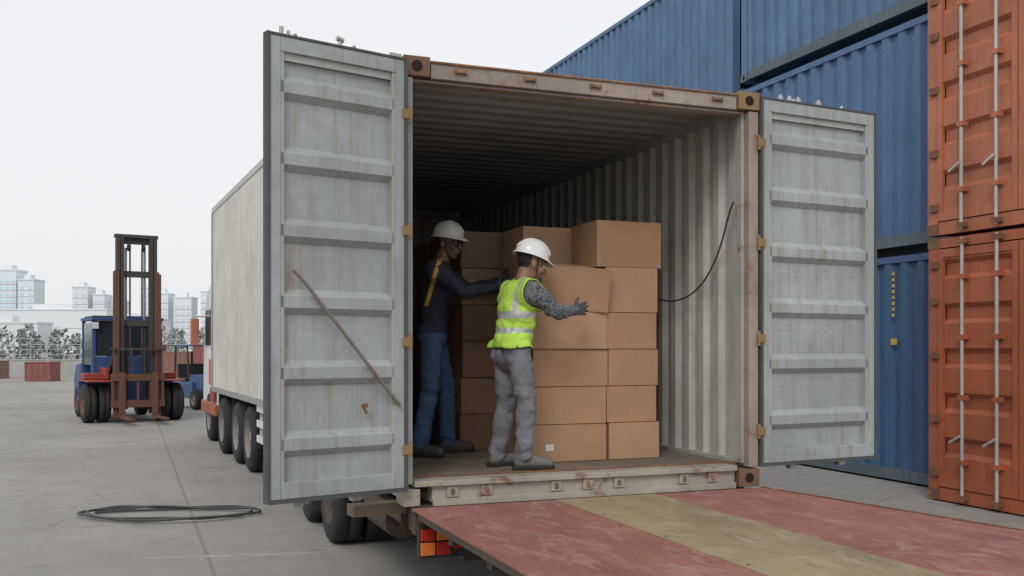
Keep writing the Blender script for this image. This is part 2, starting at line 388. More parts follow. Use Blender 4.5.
    pr=[('ell',H_(-.012,0,.035),(.098,.077,.092),R),('ell',H_(.028,0,-.03),(.066,.060,.088),R),('ell',H_(.042,0,-.088),(.040,.038,.028),R),
        ('cap',H_(.090,0,.008),H_(.112,0,-.026),.008,.0125),('cap',H_(.106,-.012,-.03),H_(.106,.012,-.03),.009,.009),
        ('cap',H_(.080,-.04,.024),H_(.080,.04,.024),.013,.013),('cap',H_(.088,-.02,-.056),H_(.088,.02,-.056),.008,.008),('cap',H_(.086,-.017,-.067),H_(.086,.017,-.067),.008,.008),
        ('ell',H_(.065,.042,-.028),(.025,.02,.022),R),('ell',H_(.065,-.042,-.028),(.025,.02,.022),R),
        ('ell',H_(-.005,.078,-.012),(.018,.010,.032),R),('ell',H_(-.005,-.078,-.012),(.018,.010,.032),R),
        ('cap',H_(-.02,0,-.05),nk-V((0,0,.01)),.054,.056)]
    hm=remesh(pr,.006,2); Ri=R.inverted()
    hm.materials.clear(); hm.materials.append(mt_['skin']); hm.materials.append(mt_['hair'])
    for f in hm.polygons:
        q=Ri@(f.center-hd); f.use_smooth=True
        f.material_index=1 if (q.x<-.03 and q.z>-.045) or (q.z>.055) else 0
    o=bpy.data.objects.new('head',hm); col.objects.link(o); o.parent=root
    g=MB()
    for s in(-1,1):
        g.lathe([(.011*math.sin(t*.4),-.011*math.cos(t*.4)) for t in range(9)],H_(.081,s*.031,.004),R@V((1,0,0)),12,0)
        g.lathe([(.0052,.0),(.004,.0015),(.0005,.002)],H_(.0915,s*.031,.004),R@V((1,0,0)),10,1,False)
    g.obj('eyes',[M['label'],M['black']],root)
    g=MB(); vs=[];fs=[]; nseg=40; prof=[]
    for i in range(9):
        t=i/8*math.pi/2; prof.append((math.cos(t)**.85 if i<8 else .001,math.sin(t)))
    rings=[]
    def ring(sx_,sy,z,vis):
        r=[]
        for i in range(nseg):
            a=2*math.pi*i/nseg; f_=max(0,math.cos(a))**2
            r.append(H_((sx_+vis*f_)*math.cos(a)-.008,sy*math.sin(a),z-.018*(vis>0)*f_*(vis/.05)))
        return r
    base=.048
    rings.append(ring(.118,.098,base-.006,0)); rings.append(ring(.136,.112,base-.010,.034)); rings.append(ring(.137,.113,base-.004,.036)); rings.append(ring(.124,.103,base+.006,.004))
    for r_,z in prof: rings.append(ring(.121*max(r_,.01),.101*max(r_,.01),base+.008+.108*z,0))
    for r_ in rings: vs+=[tuple(v) for v in r_]
    for k in range(len(rings)-1):
        for i in range(nseg): fs.append((k*nseg+i,k*nseg+(i+1)%nseg,(k+1)*nseg+(i+1)%nseg,(k+1)*nseg+i))
    g.add(vs,fs,0,True)
    for yy,rr in((0,.008),(.032,.005),(-.032,.005)):
        prev=None
        for i in range(13):
            t=math.radians(20+i*140/12); q=H_(.119*math.cos(t)-.008,yy,base+.008+.108*math.sin(t)*(1-abs(yy)*1.2))
            if prev: g.cyl(prev,q,rr,n=8,mi=0)
            prev=q
    g.obj('hard_hat',[mt_['helmet']],root)
    g=MB()
    for s in(-1,1): g.cyl(H_(.01,s*.085,.045),H_(.045,s*.05,-.095),.004,n=6,mi=0)
    g.cyl(H_(.045,-.05,-.095),H_(.045,.05,-.095),.004,n=6,mi=0); g.obj('chin_strap',[M['dark']],root)
    if mt_.get('glasses'):
        g=MB()
        for s in(-1,1): g.lathe([(.026,0),(.022,.004),(.001,.006)],H_(.098,s*.032,.002),R@V((1,s*.15,0)),14,0); g.cyl(H_(.098,s*.055,.006),H_(0,s*.082,.006),.003,n=6,mi=1)
        g.obj('safety_glasses',[M['glass'],M['dark']],root)
    for s in('L','R'):
        hn=J['hand'+s]; hand('hand_'+s,J['wr'+s],hn[0],hn[1],hn[2],mt_['glove'],root,hn[3])
    return root
skin=simple('skin',(.24,.13,.08),.5,0,.1,20); skind=simple('skin_dark',(.16,.085,.055),.5,0,.1,20)
hair=simple('black_hair',(.012,.011,.010),.7); helm=simple('hard_hat_shell',(.72,.73,.73),.25,0,.04,6,.02); helm2=simple('hard_hat_shell_dusty',(.62,.61,.56),.35,0,.08,12,.03)
m1=dict(trouser=cloth('grey_work_trousers',(.165,.17,.19),None,(1.3,.6)),shirt=cloth('patterned_grey_shirt',(.17,.185,.195),(.06,.065,.07)),skin=skin,hair=hair,helmet=helm,
  vest=cloth('hi_vis_yellow',(.46,.72,.09),None,(1.1,.75)),silver=simple('reflective_tape',(.50,.52,.50),.4,.2),boot=simple('grey_boot_leather',(.13,.12,.11),.8),sole=M['tire'],glove=simple('dark_work_glove',(.07,.073,.08),.85))
J1=dict(pel=(-.02,0,.78),che=(.03,0,1.06),nk=(.055,0,1.225),hd=(.12,-.01,1.352),hrot=(0,.30,-.15),
 hipL=(-.02,.085,.76),hipR=(-.02,-.085,.76),knL=(.00,.115,.42),knR=(.03,-.105,.42),anL=(-.055,.13,.085),anR=(.0,-.12,.085),toeL=.15,toeR=-.35,belt=.0,
 shL=(.06,.18,1.17),shR=(.03,-.18,1.165),elL=(.26,.24,1.05),elR=(.19,-.24,1.02),wrL=(.44,.19,1.13),wrR=(.405,-.11,1.045),
 handL=((.9,-.1,.3),(.2,-.9,0),(0,0,1),.2),handR=((1,.30,.12),(-.2,1,0),(0,0,1),.16))
person('worker_in_safety_vest',(2.38,6.12,FZ),math.radians(9),J1,m1,vest=dict(z0=.79,z1=1.5,bands=[(.875,.92),(.985,1.03)]))
m2=dict(trouser=cloth('blue_jeans',(.05,.10,.19)),shirt=cloth('navy_jacket',(.025,.03,.052)),skin=skind,hair=hair,helmet=helm2,strap=simple('yellow_reflective_strip',(.60,.33,.06),.6),
  boot=simple('dark_boot_leather',(.06,.052,.045),.7),sole=M['tire'],glove=simple('navy_glove',(.03,.033,.045),.85),glasses=True)
J2=dict(pel=(-.03,0,.92),che=(.0,0,1.25),nk=(.03,0,1.435),hd=(.085,0,1.57),hrot=(0,.12,-.55),
 hipL=(-.03,.09,.90),hipR=(-.03,-.09,.90),knL=(.07,.13,.48),knR=(-.05,-.14,.48),anL=(.08,.15,.09),anR=(-.12,-.16,.09),toeL=.1,toeR=-.45,belt=-.02,
 shL=(.04,.2,1.37),shR=(-.01,-.21,1.37),elL=(.25,.21,1.24),elR=(.20,-.23,1.19),wrL=(.47,.12,1.30),wrR=(.43,-.13,1.235),
 handL=((1,.0,.2),(-.1,1,0),(0,0,1),.2),handR=((1,.15,.15),(-.1,1,0),(0,0,1),.2))
def strap2(c,isa):
    return (not isa) and c[2]>1.10 and c[1]<.0 and abs(c[0]-(-.085+(c[2]-1.08)*.32))<.016
person('worker_in_navy_jacket',(2.14,7.10,FZ),math.radians(-18),J2,m2,bands=strap2,W=1.06)
# ---------------------------------------------------------------- ground
g=MB(); S=1500
g.add([(-S,-S,0),(S,-S,0),(S,S,0),(-S,S,0)],[(0,1,2,3)],0); g.obj('ground',[M['ground']])
mk,nt,b=newmat('worn_line_paint'); p=pos(nt)
tr=ramp(nt,nz(nt,p,7,7,.75),.40,.66)
nt.links.new(mix(nt,tr,(.27,.26,.24),(.42,.40,.35)),b.inputs['Base Color']); b.inputs['Roughness'].default_value=.8
g=MB(); R=Matrix.Rotation(math.radians(-12),3,'Z')
g.box(.1,1.5,8.35,8.42,.0,.004,0,R); g.box(-14,-1.8,14.0,14.1,0,.004,0,R.copy()); g.obj('painted_line',[mk])
# ---------------------------------------------------------------- main container
X0,X1,Y0,Y1,Z0,Z1=1.512,3.985,5.68,11.74,.775,3.42
root=empty('open_shipping_container')
g=MB()
g.corr((X0+.012,Y0+.13,Z0+.12),(0,1,0),(0,0,1),(1,0,0),Y1-Y0-.26,Z1-Z0-.16,.278,.036,0)
g.corr((X1-.012,Y0+.13,Z0+.12),(0,1,0),(0,0,1),(-1,0,0),Y1-Y0-.26,Z1-Z0-.16,.20,.036,0)
g.corr((X0+.1,Y1-.02,Z0+.12),(1,0,0),(0,0,1),(0,-1,0),X1-X0-.2,Z1-Z0-.16,.25,.04,0)
g.obj('corrugated_walls',[M['contin']],root)
g=MB(); g.corr((X0+.03,Y0+.11,Z1-.045),(0,1,0),(1,0,0),(0,0,1),Y1-Y0-.12,X1-X0-.06,.209,.022,0); g.obj('corrugated_roof',[M['ceil']],root)
g=MB()
for x in(X0+.033,X1-.033):
    g.box(x-.031,x+.031,Y0+.13,Y1-.13,Z1-.10,Z1-.005,0); g.box(x-.028,x+.028,Y0+.13,Y1-.13,Z0+.02,Z0+.16,0)
for x in(X0+.07,X1-.07): g.box(x-.07,x+.07,Y1-.14,Y1-.0,Z0+.11,Z1-.11,0)
g.box(X0+.17,X1-.17,Y1-.11,Y1-.01,Z1-.12,Z1-.02,0); g.box(X0+.17,X1-.17,Y1-.11,Y1-.01,Z0+.0,Z0+.15,0)
g.obj('rails',[M['cont']],root,.004)
g=MB()
g.box(X0,X0+.05,Y0+.0,Y0+.13,Z0+.118,Z1-.118,1); g.box(X1-.075,X1,Y0,Y0+.13,Z0+.118,Z1-.118,0)
g.box(X1-.10,X1-.076,Y0+.05,Y0+.13,Z0+.14,Z1-.11,1)
g.box(X0+.165,X1-.165,Y0+.01,Y0+.12,Z1-.112,Z1-.004,0); g.box(X0+.055,X1-.105,Y0+.04,Y0+.13,Z1-.132,Z1-.114,0)
g.box(X0+.165,X1-.165,Y0+.0,Y0+.0095,Z1-.022,Z1-.008,2)
for i in range(9):
    x=X0+.35+i*.225
    if i%2==0:
        g.box(x-.03,x+.03,Y0-.010,Y0+.008,Z1-.068,Z1-.050,2); g.box(x-.038,x-.03,Y0-.014,Y0+.008,Z1-.075,Z1-.044,2); g.box(x+.03,x+.038,Y0-.014,Y0+.008,Z1-.075,Z1-.044,2)
g.obj('door_frame',[M['frame'],M['cont'],M['rust']],root,.005)
g=MB()
g.box(X0+.06,X1-.175,Y0-.012,Y0+.13,FZ-.035,FZ+.0,1)
g.box(X0+.175,X1-.175,Y0+.018,Y0+.12,Z0+.0,FZ-.036,0)
for x in[X0+.30,X0+.52,X0+.98,X0+1.2,X0+1.42,X0+1.9,X0+2.12]:
    g.box(x-.035,x+.035,Y0+.004,Y0+.0175,Z0+.03,FZ-.040,1)
    g.box(x-.012,x+.012,Y0-.004,Y0+.0035,Z0+.045,FZ-.055,2)
g.box(X0+.176,X1-.176,Y0-.004,Y0+.0175,Z0-.02,Z0+.022,1)
g.obj('door_sill',[M['sill'],M['sill'],M['rust']],root,.004)
g=MB()
for x in(X0-.006,X1-.156):
    for y in(Y0-.008,Y1-.172):
        for z in(Z0-.012,Z1-.108):
            mi=2 if (x>3 and z>2) else 0
            if z<1 and x<2 and y<6:
                g.box(x,x+.10,y,y+.178,z,z+.10,3); continue
            g.box(x,x+.162,y,y+.178,z,z+.118,mi)
            g.lathe([(.034,0),(.034,.003),(.001,.003)],(x+.081,y-.001,z+.059),(0,-1,0),16,1,False)
            g.lathe([(.034,0),(.034,.003),(.001,.003)],(x-.001,y+.089,z+.059),(-1,0,0),16,1,False)
g.obj('corner_castings',[M['cast'],M['black'],M['castg'],M['sill']],root,.012)
g=MB()
for i in range(10):
    x=X0+.05+i*(X1-X0-.1)/10
    g.box(x+.002,x+(X1-X0-.1)/10-.002,Y0+.13,Y1-.12,FZ-.03,FZ-.004,0)
g.box(X0+.05,X1-.05,Y0+.131,Y0+.22,FZ-.003,FZ+.002,1)
for i in range(12): g.box(X0+.06,X1-.06,Y0+.4+i*.47,Y0+.45+i*.47,Z0+.01,FZ-.032,2)
g.obj('plywood_floor',[M['floor'],M['rust'],M['chassis']],root)
curve('hanging_cable',[(3.87,5.80,2.70),(3.86,5.84,2.66),(3.885,5.95,2.44),(3.885,6.15,2.2),(3.885,6.42,2.06),(3.885,6.72,2.05),(3.87,6.85,2.09)],.0065,M['cable'],root)
def door(name,hinge,ang,w,inn,parent,h=2.48,zb=.89,marks=()):
    e=empty(name,(hinge[0],hinge[1],zb),ang); e.parent=parent
    g=MB(); s=inn
    def by(x0,x1,ya,yb,z0,z1,mi):
        a,c=sorted((ya*s,yb*s)); g.box(x0,x1,a,c,z0,z1,mi)
    fr=.06
    by(.02,.02+fr,-.025,.03,0,h,0); by(w-fr-.02,w-.02,-.025,.03,0,h,0)
    by(.021+fr,w-fr-.021,-.025,.03,0,.09,0); by(.021+fr,w-fr-.021,-.025,.03,h-.08,h,0)
    g.obj('leaf_frame',[M['door']],e,.004)
    g=MB()
    Lp=h-.17; g.corr((.02+fr,-.012*s,.09),(0,0,1),(1,0,0),(0,s,0),Lp,w-2*fr-.04,Lp/6,.036,0,prof=((0,0),(.34,0),(.44,1),(.60,1),(.70,0)))
    g.obj('ribbed_panel',[M['door']],e)
    g=MB()
    by(.021+fr,.04+fr,-.01,.024,.09,h-.08,0); by(w-fr-.04,w-fr-.021,-.01,.024,.09,h-.08,0)
    by(.041+fr,w-fr-.041,.0,.012,h*.985-.085,h-.081,0)
    g.obj('panel_edge_liner',[M['cont']],e)
    g=MB()
    by(0,.019,-.02,.036,-.02,h+.015,0); by(w-.019,w,-.02,.036,-.02,h+.015,0)
    by(.0195,w-.0195,-.015,.034,-.022,-.001,0); by(.0195,w-.0195,-.015,.034,h+.001,h+.014,0)
    g.obj('gasket',[M['gasket']],e)
    g=MB()
    for i_,x in enumerate((.28*w+.05,.72*w+.03)):
        g.cyl((x,-.06*s,-.05),(x,-.06*s,h+.03),.017,mi=0)
        for z in(-.04,h+.015): by(x-.03,x+.03,-.085,-.035,z-.018,z+.018,0)
        for z in(.3,.95,1.6,2.2): by(x-.04,x+.04,-.08,-.026,z-.025,z+.025,0)
        g.cyl((x,-.06*s,h+.03),(x+.02,-.05*s,h+.05),.012,mi=0)
        by(x-.26,x-.02,-.11,-.09,.95,.99,0)
    g.obj('locking_bars',[M['galv']],e)
    g=MB()
    for z in(.22,.85,1.5,2.18):
        by(-.03,.035,.03,.040,z-.028,z+.028,0); g.cyl((-.015,.028*s,z-.05),(-.015,.028*s,z+.05),.012,mi=0)
    g.obj('hinges',[M['castg']],e,.003)
    if marks:
        g=MB()
        for (x,z) in marks: g.lathe([(.007,0),(.006,.004),(.001,.006)],(x,-.012*s,z),(0,s,0),8,0)
        g.obj('rivets',[M['galv']],e)
    return e
LD=door('left_door_leaf',(X0-.006,Y0-.035),math.radians(195.5),.865,1,root,2.49,.885)
Lp=2.31
mk_=[]
for k in(1,2,3):
    for x in(.22,.29,.34,.55,.62,.72,.86):
        mk_.append((x,.09+Lp/6*(k+.12)+.01*math.sin(x*30)))
        if x in(.29,.62,.86): mk_.append((x+.02,.09+Lp/6*(k+.24)))
RD=door('right_door_leaf',(X1+.012,Y0+.02),math.radians(6),1.085,-1,root,2.48,.915,mk_)
curve('tie_bar',[(.72,.04,1.235),(.70,.048,1.22),(.66,.053,1.175),(.45,.055,.93),(.25,.055,.695),(.08,.05,.50),(.06,.05,.485)],.010,M['rope'],LD)
g=MB(); g.box(.28,.292,.03,.045,.44,.50,0,Matrix.Rotation(.5,3,'Y')); g.cyl((.28,.03,.49),(.28,.05,.49),.013,mi=0); g.obj('strap_hook',[M['rust']],LD)
g=MB()
for x in(.2,.28,.36,.55): g.cyl((x,0,2.48),(x,0,2.52),.02,mi=0); g.cyl((x,0,2.52),(x,0,2.535),.012,mi=0)
g.obj('door_top_fittings',[M['galv']],RD)
g=MB(); g.box(.03,.1,-.01,.01,2.505,2.53,0); g.cyl((.42,0,2.5),(.42,0,2.54),.010,mi=0); g.cyl((.40,0,2.54),(.44,0,2.55),.015,mi=0); g.cyl((.77,0,2.5),(.77,0,2.55),.012,mi=0); g.cyl((.73,0,2.5),(.73,0,2.535),.010,mi=0); g.obj('door_top_fittings',[M['galv']],LD)
# ---------------------------------------------------------------- chassis trailer
root=empty('container_chassis_trailer')
g=MB()
for x in(2.2,3.33):
    g.box(x-.07,x+.07,5.9,11.6,.70,.735,0); g.box(x-.012,x+.012,5.9,11.6,.49,.699,0); g.box(x-.07,x+.07,5.9,11.6,.455,.489,0)
for y in(5.72,7.4,8.8,10.3,11.4): g.box(1.58,3.9,y,y+.12,.60,.758,0)
g.box(1.56,3.93,5.63,5.70,.60,.752,0)
for y in(9.8,10.95): g.cyl((1.7,y,.39),(3.83,y,.39),.055,mi=0); g.box(2.12,2.28,y-.35,y+.35,.36,.45,0); g.box(3.25,3.41,y-.35,y+.35,.36,.45,0)
g.box(1.58,1.93,9.25,9.28,.18,.62,1); g.box(3.55,3.9,9.25,9.28,.18,.62,1)
g.box(1.9,3.6,5.75,5.81,.40,.50,0); g.box(1.56,1.64,5.95,9.2,.62,.70,0)
g.cyl((1.75,6.6,.52),(1.75,7.3,.52),.13,mi=0)
for x in(2.2,3.33): g.box(x-.03,x+.03,5.76,5.80,.50,.60,0); g.box(x-.05,x+.05,11.2,11.3,.02,.6,0); g.box(x-.12,x+.12,11.13,11.37,.0,.02,0)
g.obj('frame',[M['chassis'],M['tire']],root,.004)
g=MB()
for y in(8.65,9.8,10.95):
    for x in(1.74,2.03,3.5,3.79): g.wheel((x,y,.39),(1,0,0),.39,.25,0,1)
g.obj('wheels',[M['tire'],M['chassis']],root)
g=MB()
g.box(1.57,2.0,5.58,5.62,.47,.66,0)
g.box(1.58,1.665,5.555,5.579,.575,.645,1); g.box(1.58,1.665,5.555,5.579,.49,.565,2)
g.box(1.675,1.76,5.555,5.579,.575,.645,2); g.box(1.675,1.76,5.555,5.579,.49,.565,1); g.box(1.78,1.86,5.56,5.579,.52,.60,1)
g.box(3.6,3.93,5.58,5.62,.48,.66,0); g.box(3.62,3.75,5.555,5.579,.52,.63,1); g.box(3.77,3.9,5.555,5.579,.52,.63,2)
g.obj('tail_lamps',[M['dark'],M['lred'],M['lor']],root,.004)
g=MB(); g.box(1.22,1.56,5.80,5.92,.70,.77,0,Matrix.Rotation(.15,3,'Z')); g.obj('timber_block',[M['timber']],root,.005)
# ---------------------------------------------------------------- loading platform
root=empty('loading_platform')
DZ=.755
def poly(g,pts,z0,z1,mi):
    n=len(pts); vs=[(x,y,z0) for x,y in pts]+[(x,y,z1) for x,y in pts]
    g.add(vs,[tuple(range(n))[::-1],tuple(range(n,2*n))]+[(i,(i+1)%n,(i+1)%n+n,i+n) for i in range(n)],mi)
YN=-.6
g=MB()
cuts=[5.66,3.75,1.6,YN]
def xe(y): return 3.99+(5.66-y)*.17
for i in range(3):
    a,bb=cuts[i],cuts[i+1]+.006
    poly(g,[(1.55,bb),(2.467,bb),(2.467,a),(1.55,a)],DZ-.012,DZ,0)
    poly(g,[(2.473,bb),(3.177,bb),(3.177,a),(2.473,a)],DZ-.012,DZ+.001,1)
    poly(g,[(3.183,bb),(xe(bb),bb),(xe(a),a),(3.183,a)],DZ-.012,DZ-.001,0)
g.obj('deck_plates',[M['deckr'],M['deckt']],root)
g=MB()
g.box(1.555,1.595,YN,5.54,DZ-.05,DZ-.0125,0)
for y in[YN+.05+.62*i for i in range(10)]: g.box(1.6,xe(y)-.05,y,y+.07,DZ-.11,DZ-.013,0)
for x in(1.9,3.9): g.box(x-.05,x+.05,YN+.02,5.5,DZ-.22,DZ-.111,0)
for x in(1.9,3.9):
    for y in(.2,2.6): g.box(x-.045,x+.045,y,y+.09,.02,DZ-.221,0); g.box(x-.12,x+.12,y-.08,y+.17,0,.02,0)
g.obj('support_frame',[M['chassis']],root)
g=MB(); poly(g,[(3.991,5.66),(3.991+.02,5.66),(xe(YN)+.02,YN),(xe(YN)+.001,YN)],DZ-.06,DZ+.006,0)
for i in range(14): g.lathe([(.009,0),(.008,.004),(.001,.005)],(2.43+(i%2)*.08,5.4-i*.35,DZ+.001),(0,0,1),8,0)
g.obj('edge_trim',[M['rust']],root)
# ---------------------------------------------------------------- cardboard boxes
def cbox(x,y,z,w,d,h,rz=0,tilt=(0,0),tape=True,label=False,mats=None):
    g=MB()
    g.box(-w/2,w/2,-d/2,d/2,0,h-.004,0)
    e=.0015
    g.box(-w/2+.002,w/2-.002,-d/2+.002,-.002,h-.004,h,0); g.box(-w/2+.002,w/2-.002,.002,d/2-.002,h-.004,h,0)
    if tape:
        g.box(-w/2-e,-w/2,-.028,.028,h-.07,h+e,1); g.box(w/2,w/2+e,-.028,.028,h-.07,h+e,1); g.box(-w/2-e,w/2+e,-.028,.028,h,h+e,1)
    if label: g.box(-w*.32,-w*.32+.06,-d/2-e,-d/2,h*.3,h*.3+.045,2)
    o=g.obj('cardboard_box',[random.choice(mats or CARD),M['tape'],M['label']],None,.007)
    o.location=(x,y,z); o.rotation_euler=(tilt[0],tilt[1],rz); return o
jit=lambda a:random.uniform(-a,a)
for r in range(4):
    cbox(2.865+jit(.014),6.31+.2+jit(.014),FZ+r*.2615,.572,.40,.257,jit(.028),label=(r in(0,)))
    cbox(3.365+jit(.014),6.32+.2+jit(.014),FZ+r*.2615,.402,.40,.257,jit(.028))
cbox(3.37,6.53,FZ+4*.2615,.41,.40,.32,jit(.02)); cbox(3.35,6.55,FZ+4*.2615+.323,.52,.42,.33,jit(.02))
cbox(2.93,6.50,FZ+4*.2615+.035,.50,.38,.30,-.16,(.16,.05))
for r in range(6):
    for k,x in enumerate((2.92,3.36)):
        cbox(x+jit(.01),7.0+jit(.01),FZ+r*.282,.44,.42,.279,jit(.015),tape=(r==5))
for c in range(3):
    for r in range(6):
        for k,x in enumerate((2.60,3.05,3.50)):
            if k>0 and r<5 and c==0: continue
            cbox(x+jit(.012),7.46+c*.45+jit(.015),FZ+r*.282-0,.435,.43,.279,jit(.02),tape=False,mats=CARD_SHADED)
# ---------------------------------------------------------------- container stacks
def stackbox(name,M4,L,W,H,mats,doors=False,ridge=.278,labels=False):
    g=MB(); g.M=M4
    for y,s in((0.012,1),(W-.012,-1)):
        g.corr((.15,y,.14),(1,0,0),(0,0,1),(0,s,0),L-.3,H-.25,ridge,.05,0)
    g.corr((L-.02,.12,.14),(0,1,0),(0,0,1),(-1,0,0),W-.24,H-.25,.25,.04,0)
    g.corr((.1,.05,H-.05),(1,0,0),(0,1,0),(0,0,1),L-.2,W-.1,.21,.02,0)
    for y in(0,W-.06):
        g.box(.17,L-.17,y,y+.06,H-.112,H-.03,0); g.box(.17,L-.17,y,y+.06,.01,.15,1)
    for x in(0,L-.15):
        for y in(0,W-.15):
            g.box(x,x+.15,y,y+.15,.12,H-.12,0)
            for z in(0,H-.118): g.box(x-.006,x+.165,y-.006,y+.156,z,z+.118,2)
            for z in(.059,H-.059):
                g.lathe([(.035,0),(.035,.002),(.001,.002)],(x+.08,y-.007 if y==0 else y+.157,z),(0,-1 if y==0 else 1,0),12,3,False)
    for x in(.0,L-.1): g.box(x,x+.1,.16,W-.16,H-.115,H-.01,0); g.box(x,x+.1,.16,W-.16,.0,.14,0)
    g.box(.1,L-.1,.06,W-.06,.1,.13,0)
    if doors:
        dw=(W-.3)/2-.006
        for k in(0,1):
            y0=.15+k*(dw+.012); z0=.15; h=H-.28
            g.box(-.012,.03,y0,y0+.07,z0,z0+h,0); g.box(-.012,.03,y0+dw-.07,y0+dw,z0,z0+h,0)
            g.box(-.012,.03,y0+.07,y0+dw-.07,z0,z0+.09,0); g.box(-.012,.03,y0+.07,y0+dw-.07,z0+h-.09,z0+h,0)
            g.corr((0.0,y0+.07,z0+.09),(0,0,1),(0,1,0),(1,0,0),h-.18,dw-.14,(h-.18)/5,.045,0,prof=((0,0),(.5,0),(.6,1),(.85,1),(.95,0)))
            for q in((.21,.64) if k else (.36,.79)):
                y=y0+dw*q
                g.cyl((-.055,y,.03),(-.055,y,H-.03),.019,mi=4)
                for z in(.07,H-.07): g.box(-.085,-.006,y-.04,y+.04,z-.025,z+.025,2)
                for z in(.45,1.15,1.8,H-.45): g.box(-.08,-.0,y-.045,y+.045,z-.025,z+.025,0)
                if (q*10)%2<1.2:
                    R=Matrix.Rotation(-.5,3,'X'); g.box(-.10,-.085,y-.01,y+.16,.72,.745,4,R,(-.09,y,.73))
            for z in(.3,.9,1.6,2.2,2.6):
                yy=.05 if k==0 else W-.17
                g.box(-.03,.0,yy,yy+.12,z-.04,z+.04,2)
    if labels:
        for i in range(8): g.box(1.18,1.22,-.004,.008,2.6-i*.075,2.6-i*.075+.045,5)
        g.box(1.14,1.24,-.004,.008,1.72,1.80,5)
    return g.obj(name,mats+[M['black'],M['rod'],M['yellow']],None)
def place(x,y,z,ang): return Matrix.Translation((x,y,z))@Matrix.Rotation(ang,4,'Z')
H=2.9
for k,(mm,dx,dy) in enumerate(((M['orange'],0,.03),(M['orange2'],-.02,.02),(M['orange2'],.02,.05))):
    stackbox('orange_shipping_container',place(8.38+dx,6.24+dy,.02+k*(H+.03),0),6.06,2.438,H,[mm,M['orange'],M['rust']],doors=True)
def bluebox(x,ya,yb,z,mm,H,labels=False,rail='bluerail'):
    Mx=Matrix(((0,1,0,x),(1,0,0,ya),(0,0,1,z),(0,0,0,1)))
    return stackbox('blue_shipping_container',Mx,yb-ya,2.438,H,[M[mm],M[rail],M[rail]],labels=labels)
bluebox(9.05,8.80,13.40,.02,'blue2',2.87,True); bluebox(9.03,8.83,13.43,.02+2.95,'blue',2.82); bluebox(9.07,8.78,13.38,.02+5.89,'blue3',H)
for k in range(3): bluebox(9.72,14.6,26.7,.02+k*2.91,('blue','blue2','blue3')[k],2.85)
for k in range(3): bluebox(9.85,27.1,39.2,.02+k*2.6,('blue3','blue','blue2')[k],2.58)
g=MB()
for x in(9.15,11.3):
    for y in(9.0,13.2): g.box(x,x+.2,y,y+.2,-.0,.018,0)
g.obj('timber_dunnage',[M['timber']])
# ---------------------------------------------------------------- white truck
root=empty('white_box_truck',(1.60,12.0,0),math.radians(92.9))
g=MB()
g.corr((.05,-.01,1.02),(1,0,0),(0,0,1),(0,-1,0),5.6,3.0,.21,.022,0,prof=((0,0),(.7,0),(.76,1),(.94,1)))
g.corr((.05,-2.49,1.02),(1,0,0),(0,0,1),(0,1,0),5.6,3.0,.21,.022,0,prof=((0,0),(.7,0),(.76,1),(.94,1)))
g.box(.03,5.68,-2.48,-.02,4.03,4.07,0); g.box(5.64,5.67,-2.46,-.04,1.05,4.03,0); g.box(.03,.07,-2.46,-.04,1.05,4.03,0)
g.obj('cargo_body',[M['boxside']],root)
g=MB()
for y in(-2.5,-.05): g.box(0,5.7,y,y+.05,.96,1.05,0); g.box(0,5.7,y,y+.05,4.0,4.09,0)
for x in(0,5.64):
    for y in(-2.51,-.05): g.box(x,x+.06,y,y+.06,1.05,4.0,0)
g.obj('body_rails',[M['galv']],root,.004)
g=MB()
for y in(-1.75,-.85): g.box(.1,7.6,y,y+.1,.68,.95,0)
for x in(2.0,3.1,4.6,7.0): g.cyl((x,-2.3,.45),(x,-.2,.45),.06,mi=0)
g.box(1.4,5.1,-2.4,-.12,.93,.955,0)
g.obj('frame',[M['chassis']],root)
g=MB()
for x in(2.0,3.1,4.6):
    for y in(-2.35,-2.03,-.47,-.15): g.wheel((x,y,.45),(0,1,0),.45,.27,0,1)
for y in(-2.2,-.25): g.wheel((7.0,y,.45),(0,1,0),.45,.28,0,1)
g.obj('wheels',[M['tire'],M['rim']],root)
g=MB()
for z in(.46,.66,.86): g.box(.05,1.45,-.08,-.04,z,z+.09,0)
for x in(.1,.75,1.36): g.box(x,x+.06,-.12,-.081,.46,.96,0)
for x in(1.55,2.55,3.65,5.1): g.box(x-.02,x+.0,-.4,-.04,.35,.95,1)
g.obj('side_guard',[M['white'],M['tire']],root,.004)
g=MB()
prof=[(6.0,.55),(6.0,2.75),(6.9,2.85),(7.45,2.7),(7.85,1.75),(7.9,.55)]
ys=(-2.38,-.12); n=len(prof)
vs=[(x,ys[0],z) for x,z in prof]+[(x,ys[1],z) for x,z in prof]
g.add(vs,[tuple(range(n)),tuple(range(n,2*n))[::-1]]+[(i,i+n,(i+1)%n+n,(i+1)%n) for i in range(n)],0)
g.box(6.0,7.92,-2.42,-.08,.5,.72,1)
g.obj('cab',[M['white'],M['orange']],root,.03)
g=MB()
g.box(6.75,7.45,-.118,-.105,1.75,2.4,0); g.box(6.75,7.45,-2.395,-2.382,1.75,2.4,0)
g.add([(7.855,-2.2,1.78),(7.855,-.3,1.78),(7.49,-.3,2.64),(7.49,-2.2,2.64)],[(0,1,2,3)],0)
g.obj('windows',[M['glass']],root)
g=MB()
g.box(7.5,7.7,-.0,.14,1.75,2.25,0); g.cyl((7.55,-.12,2.3),(7.6,.05,2.3),.02,mi=1); g.box(6.1,6.6,-.11,-.06,1.05,1.5,0); g.box(6.0,6.5,-.118,-.07,.75,1.0,2)
g.box(7.9,7.93,-.45,-.15,.75,.95,1)
g.obj('mirror_and_lamps',[M['orange2'],M['galv'],M['red']],root,.01)
